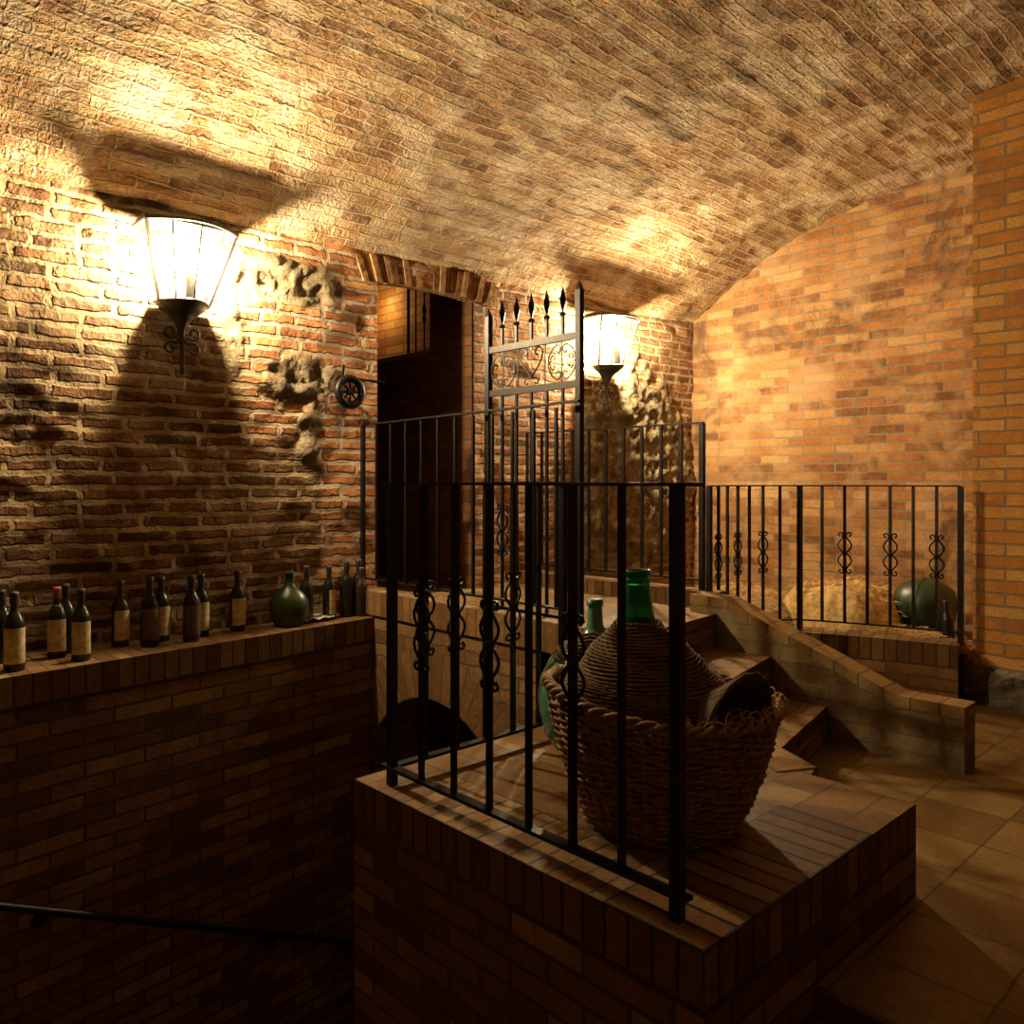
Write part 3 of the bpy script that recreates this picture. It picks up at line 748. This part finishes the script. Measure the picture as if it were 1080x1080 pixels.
# ------------------------------------------------------------------ bottles on the ledge
BP = [(0, 0), (.034, 0), (.037, .006), (.0375, .17), (.035, .19), (.024, .212), (.0155, .228), (.0135, .245), (.0135, .288), (.0155, .290), (.0155, .298), (.012, .300), (0, .300)]
def bottle(loc, label, mat, lab=None, cap=CAPS, sc=1., rz=None, neck=False, group='old bottles on the brick shelf'):
    e = empty('wine_bottle', loc, label, 'bottle', group)
    e.scale = (sc, sc, sc); 
    e.rotation_euler.z = rz if rz is not None else math.atan2(-loc[1], -loc[0])
    g = MB().lathe(BP, 20).build('glass_body', mat, e, smooth=True)
    MB().lathe([(.0142, .25), (.0148, .252), (.0165, .289), (.0165, .3005), (0, .3015)], 14).build('capsule', cap, e, smooth=True)
    if lab:
        MB().lathe([(.0382, .03), (.0384, .035), (.0384, .16), (.0382, .165)], 14, arc=(-1.15, 1.15)).build('label', lab, e, smooth=True)
        if neck: MB().lathe([(.0255, .207), (.0215, .216), (.0172, .225)], 10, arc=(-1.3, 1.3)).build('neck_label', lab, e, smooth=True)
    return e
def ledge_pos(px, py, r=.036):
    x, y = onz(px, py, LZ)
    d = math.hypot(x, y); x += x/d*r; y += y/d*r
    x = max(-3.92, min(x, ledx(y)-r-.003))
    return (x, y, LZ)
BL = [
 (15, 709, 'dusty bottle with large aged label, leftmost full bottle at the front of the shelf', BOTG, LABEL, CAPS, 1.04, False, .1),
 (60, 695, 'bottle with neck label and reddish capsule, second group from the left', BOTG, LABEL, CAPR, 1.0, True, .0),
 (85.5, 698, 'front bottle with tall pale label, right beside the red-capped bottle', BOTG, LABEL, CAPS, 1.0, False, .1),
 (119, 679, 'bottle with a wide crooked label, standing alone by the wall', BOTB, LABEL, CAPS, 1.0, False, .45),
 (158, 683, 'almost black bottle with a stained dark label at the shelf edge', BOTG, LABELD, CAPS, 1.05, False, .3),
 (202, 677.6, 'dark bottle with brown stained side and dusty neck, front of its pair', BOTB, LABELD, CAPS, 1.03, False, .4),
 (245, 664.5, 'slim bottle with pale label, next left of the round green jar', BOTG, LABEL, CAPS, 1.0, False, .4),
 (323, 657, 'black bottle without label, first right of the round green jar', BOTG, None, CAPS, 1.0, False, 0),
 (341, 652, 'dark bottle with a pale strip of label at its right side', BOTG, LABEL, CAPS, .97, False, 1.2),
 (357, 649, 'black unlabelled bottle behind the crumpled paper', BOTG, None, CAPS, 1.03, False, 0),
 (370, 647.5, 'black unlabelled bottle, last but one before the landing', BOTG, None, CAPS, 1.04, False, 0),
]
for px, py, lb, mt, la, cp, sc, nk, dr in BL:
    p = ledge_pos(px, py); e = bottle(p, lb, mt, la, cp, sc, neck=nk); e.rotation_euler.z += dr
def behind(px, X, lb, mt, la, dr=0, sc=1.):
    rx, ry = ray(px); d = X/rx; e = bottle((X, ry*d, LZ), lb, mt, la, CAPS, sc); e.rotation_euler.z += dr
behind(2, -3.9, 'dark bottle at the left picture edge, behind the dusty labelled bottle', BOTG, None)
behind(69.5, -3.925, 'dark bottle standing behind the red-capped bottle, by the wall', BOTG, None)
behind(170, -3.91, 'bottle showing a strip of pale label behind the almost black bottle', BOTG, LABEL, .9)
behind(212, -3.91, 'bottle with pale label edge, rear one of the pair left of the slim bottle', BOTG, LABEL, .9)
behind(381, -3.88, 'brown bottle at the right end of the shelf, against the landing', BOTB, None, 0, .9)
# olive demijohn on the ledge
DP = [(0, 0), (.05, .0), (.075, .012), (.093, .05), (.1, .09), (.095, .13), (.075, .165), (.045, .192), (.025, .21), (.02, .235), (.019, .268), (.024, .27), (.024, .28), (.017, .282)]
p = ledge_pos(290, 659, .1); p = (max(-3.87, min(p[0], ledx(p[1])-.105)), p[1], LZ)
e = empty('glass_demijohn', p, 'small round olive green glass jar among the bottles on the shelf', 'demijohn')
MB().lathe(DP, 32).build('glass_body', GREEND, e, smooth=True, solid=.003)
MB().lathe([(0, .262), (.0175, .262), (.019, .292), (0, .293)], 14).build('stopper', GREEN, e, smooth=True)
# paper
m = MB(); q = onz(338, 656, LZ); N = 12
vs = [(q[0]-.05+.02*fb(i, j, 3)+(i-N/2)*.012, q[1]+(j-N/2)*.017, LZ+.012+.012*fb(i*.5, j*.5, 9, 3)+.012*abs(math.sin(i*.9+j*.5))) for i in range(N) for j in range(N)]
m.add(vs, [[i*N+j, (i+1)*N+j, (i+1)*N+j+1, i*N+j+1] for i in range(N-1) for j in range(N-1)])
tag(m.build('crumpled_paper', PAPER, loc=(q[0]-.05, q[1], LZ)), 'crumpled whitish scrap of paper on the shelf among the dark bottles', 'paper')

# ------------------------------------------------------------------ big wicker demijohn
BC = Vector((-1.385, 1.875, 0))
bk = empty('wicker_basket', BC, 'large round woven wicker basket holding the straw-wrapped demijohn', 'basket')
def bprof(t):   # height 0..1
    return .208+.112*min(1, t*1.02)**.85+.010*math.sin(t*PI)
BH = .355; NS = 44
camA = math.atan2(-BC.y, -BC.x)
def rimz(a):     # rim is a little higher towards the left of the view
    return BH+.03*math.cos(a-(camA-PI*.55))+.008*math.sin(3*a+1)
m = MB(); rows = 38
for r in range(rows):
    t = (r+.5)/rows; pts = []; n = NS*4
    for k in range(n):
        a = 2*PI*k/n; ph = NS*a/2+PI*r
        rr_ = bprof(t)+.0055*math.sin(ph)+.002*math.sin(5*a+r*.7)
        z = t*rimz(a)+.0018*math.sin(3*a+r*.6)+.0016*math.sin(11*a+r*2.1)+.003
        pts.append((rr_*math.cos(a), rr_*math.sin(a), z))
    m.tube(pts, 4.4e-3+random.uniform(-.0008, .0008), 5, closed=True)
m.build('basket_weave', WICK, bk, smooth=True)
m = MB()
for k in range(NS):
    a = 2*PI*(k+.5)/NS
    m.tube([(bprof(t)*math.cos(a), bprof(t)*math.sin(a), t*rimz(a)+.004) for t in (0, .2, .4, .6, .8, 1.)], .0065, 5)
m.build('stakes', WICK, bk)
m = MB()
for j in range(3):
    pts = []
    for k in range(140):
        a = 2*PI*k/140; ph = 17*a+j*2*PI/3
        rr_ = bprof(1)+.011*math.cos(ph); pts.append((rr_*math.cos(a), rr_*math.sin(a), rimz(a)+.011*math.sin(ph)))
    m.tube(pts, .0075, 5, closed=True)
m.build('rim', WICK, bk, smooth=True)
m = MB(); m.lathe([(0, .004), (.17, .004), (.206, .012)], 32); m.build('base', WICK, bk)
# inner dark liner of straw
m = MB(); m.lathe([(.18, .01), (.2, .03), (.248, .15), (.282, .25), (.3, .33)], 40); m.build('straw_lining', STRAWC, bk, smooth=True)
# loose ends
m = MB()
for k in range(46):
    a = camA+random.uniform(.15, 1.6); r0 = bprof(1)+random.uniform(-.03, .0); z0 = BH-.02
    a2 = a+random.uniform(-.25, .25); r1 = r0+random.uniform(-.05, .035); zz = random.uniform(.0, .06)
    am = (a+a2)/2+random.uniform(-.08, .08)
    q0 = Vector((r0*math.cos(a), r0*math.sin(a), z0)); q1 = Vector((r0*1.03*math.cos(am), r0*1.03*math.sin(am), z0+zz+.03)); q2 = Vector(((r1+.02)*math.cos(a2), (r1+.02)*math.sin(a2), z0+zz*random.uniform(-.6, .6)))
    m.tube([q0*(1-f)**2+q1*2*f*(1-f)+q2*f*f for f in (0, .2, .4, .6, .8, 1)], [.0024, .0024, .0022, .002, .0017, .001], 4)
m.build('loose_strands', STRAW, bk)
# torn woven handle loop on the right
m = MB()
ac = camA+.78; cx, cy = .27*math.cos(ac), .27*math.sin(ac); tv = Vector((-math.sin(ac), math.cos(ac), 0)); ov = Vector((math.cos(ac), math.sin(ac), 0))
for j in range(24):
    pts = []; sc_ = 1-j*.033
    for k in range(21):
        b = PI*k/20
        p = Vector((cx, cy, .315))+tv*(.12*sc_*math.cos(b))+Vector((0, 0, (.15*sc_)*math.sin(b)))+ov*(-.0065*j+.045*math.sin(b)*(1-j*.035))
        p += Vector((0, 0, .003*math.sin(k*2.4+j*PI)))
        pts.append(p)
    m.tube(pts, .0065, 5)
m.build('woven_handle', STRAWC, bk, smooth=True)

# the demijohn inside
dc = Vector((-1.405, 1.855, .02))
dj = empty('wicker_demijohn', dc, 'big demijohn wrapped in coiled straw with a bright green glass neck', 'demijohn')
lean = Vector((-.028, -.022, 0))*1.0
def djr(z):
    pts = [(0.0, .14), (.06, .19), (.14, .228), (.22, .252), (.30, .252), (.37, .215), (.43, .165), (.48, .115), (.515, .075), (.54, .055)]
    return float(np.interp(z, [p[0] for p in pts], [p[1] for p in pts]))
m = MB(); z = .0; rnum = 0
zs = []
while z < .535:
    zs.append(z); z += .0078
for rnum, z in enumerate(zs):
    r = djr(z); sh = max(0, (z-.2)/.34)
    pts = []
    n = 90
    for k in range(n):
        a = 2*PI*k/n
        q = r+.0025*math.sin(26*a+PI*rnum)+.003*math.sin(4*a+rnum*.5)
        pts.append((q*math.cos(a)+lean.x*sh, q*math.sin(a)+lean.y*sh, z+.003*math.sin(3*a+rnum*.8)))
    m.tube(pts, .0047, 5, closed=True)
m.build('straw_cover', STRAWC, dj, smooth=True)
m = MB(); m.lathe([(djr(z)-.003, z) for z in np.linspace(0, .535, 18)], 40)
m.v = [(x+lean.x*max(0, (z-.2)/.34), y+lean.y*max(0, (z-.2)/.34), z) for x, y, z in m.v]
m.build('straw_underlay', STRAWC, dj, smooth=True)
NP = [(.060, .50), (.052, .535), (.045, .565), (.039, .60), (.036, .63), (.0345, .645), (.040, .648), (.040, .654), (.0345, .658), (.0345, .664), (.039, .667), (.0395, .676), (.036, .680), (.03, .679), (.0295, .64), (.034, .60), (.045, .55), (.055, .50)]
m = MB(); m.lathe(NP, 32)
m.v = [(x+lean.x, y+lean.y, z) for x, y, z in m.v]
m.build('glass_neck', GREEN, dj, smooth=True)

# second demijohn, bare green glass behind
d2 = Vector((-1.885, 2.17, 0))
e = empty('glass_demijohn', d2, 'pale green glass demijohn half hidden behind the big wicker one', 'demijohn')
DJ = [(0, .01), (.1, .0), (.14, .012), (.18, .07), (.198, .15), (.2, .2), (.19, .26), (.16, .32), (.115, .365), (.07, .395), (.04, .42), (.026, .445), (.023, .50), (.022, .51), (.027, .513), (.027, .528), (.02, .53)]
MB().lathe(DJ, 40).build('glass_body', GREENB, e, smooth=True, solid=.004)
m = MB(); rn = 0
for z in np.arange(.335, .425, .0105):
    r = float(np.interp(z, [.32, .365, .395, .43], [.166, .121, .079, .042])); rn += 1
    m.tube([((r+.003*math.sin(14*a*PI/32+rn*PI))*math.cos(a*PI/32), r*math.sin(a*PI/32), z+.004*math.sin(a*.5)) for a in range(64)], .0062, 5, closed=True)
m.build('straw_collar', STRAWC, e, smooth=True)
MB().lathe([(.0235, .445), (.0245, .455), (.0245, .515), (.029, .517), (.029, .534), (0, .535)], 16).build('green_cap', plain('green_cap', (.02, .2, .1), .4), e, smooth=True)

# ------------------------------------------------------------------ straw bed
def mound(name, cx, cy, hx, hy, h, z0, label, mat, cat, seedz, power=4):
    m = MB(); N = 46; vs = []
    for i in range(N+1):
        for j in range(N+1):
            u = -1+2*i/N; v = -1+2*j/N
            d = (abs(u)**power+abs(v)**power)**(1/power)
            f = max(0, 1-d**power)**.5 if d < 1 else 0
            z = h*f*(1+.22*fb(u*2.2, v*2.2, seedz, 3))+.02*f*fb(u*9, v*9, seedz, 2)
            vs.append((cx+hx*u*(1+.06*fb(v*3, u, seedz)), cy+hy*v, z0+z-.002))
    m.add(vs, [[i*(N+1)+j, (i+1)*(N+1)+j, (i+1)*(N+1)+j+1, i*(N+1)+j+1] for i in range(N) for j in range(N)])
    e = empty(name, (cx, cy, z0), label, cat)
    m.v = [(x-cx, y-cy, z-z0) for x, y, z in m.v]
    m.build('straw_body', mat, e, smooth=True)
    s = MB(); 
    for k in range(900):
        u, v = random.uniform(-.98, .98), random.uniform(-1, .6)
        i = int((u+1)/2*N); j = int((v+1)/2*N); p = Vector(m.v[i*(N+1)+j])
        a = random.uniform(0, PI*2); L = random.uniform(.03, .09); t = Vector((math.cos(a), math.sin(a)*.5, random.uniform(-.4, .5)))*L
        s.tube([p+Vector((0, 0, .004)), p+t*.5+Vector((0, 0, .012)), p+t], .0018, 3, cap=False)
    o = s.build('straw_stalks', STRAW, e); o['kind'] = 'stuff'
    return e
mound('straw_bale', -2.40, 5.25, .40, .26, .27, .0, 'pale yellow straw bale behind the right railing, left of the lying green jar', STRAW, 'straw', 3)
mound('straw_heap', -3.05, 5.1, .45, .4, .2, .0, 'low brownish straw heap left of the pale straw bale', plain('brown_straw', (.3, .2, .1), .9, 0, .8, 25, .004, .1), 'straw', 8, 2.2)
mound('straw_scraps', -1.86, 4.98, .3, .12, .07, .0, 'thin scraps of straw lying in front of the lying green jar', plain('dull_straw', (.32, .23, .11), .9, 0, .8, 25, .004, .1), 'straw', 5, 2.2)
# lying green demijohn
e = empty('glass_demijohn', (-1.93, 5.36, .0), 'dark green glass demijohn lying on its side behind the right railing', 'demijohn')
m = MB(); m.lathe([(r*.85, z*.9) for r, z in DJ], 36)
m.v = [(-z+.16+.0, x*1.0, y+.172) for x, y, z in m.v]
m.build('glass_body', plain('deep_green_glass', (.018, .045, .02), .4, 0, .7, 9, .0, .6), e, smooth=True)
m = MB()
for r in (.172,): m.tube([(-.0, r*math.cos(a*PI/20), .172+r*math.sin(a*PI/20)) for a in range(40)], .003, 4, closed=True)
m.build('mould_seam', GREENB, e)
# small dark bottle leaning by the pier
e = bottle((-1.66, 4.98, .0), 'small dark bottle leaning in the corner between railing and pier', BOTG, None, group=None); e.rotation_euler = (.0, .12, 2.5); e.scale = (.9,)*3

# ------------------------------------------------------------------ lamp in the passage (behind the left wall, lights the upper corner)
ld = bpy.data.lights.new('passage_lamp', 'POINT'); ld.energy = 3.2; ld.color = (1, .7, .36); ld.shadow_soft_size = .03
lo = bpy.data.objects.new('passage_lamp', ld); COL.objects.link(lo); lo.location = (-5.42, DY1+.18, 2.35)

# ------------------------------------------------------------------ camera, world
cd = bpy.data.cameras.new('camera'); cam = bpy.data.objects.new('camera', cd); COL.objects.link(cam)
cam.location = (0, 0, CZ); cam.rotation_euler = (PI/2, 0, math.atan2(SA, CA))
cd.sensor_fit = 'HORIZONTAL'; cd.sensor_width = 36; cd.lens = 36*F/1080; cd.shift_y = -(540-HY)/1080; cd.clip_start = .05
S = bpy.context.scene; S.camera = cam
w = bpy.data.worlds.new('world'); S.world = w; w.use_nodes = True
w.node_tree.nodes['Background'].inputs[0].default_value = (1., .6, .3, 1); w.node_tree.nodes['Background'].inputs[1].default_value = .0005
S.view_settings.view_transform = 'Standard'; S.view_settings.look = 'None'; S.view_settings.gamma = 1; S.view_settings.exposure = 0.0
S.view_settings.use_curve_mapping = False
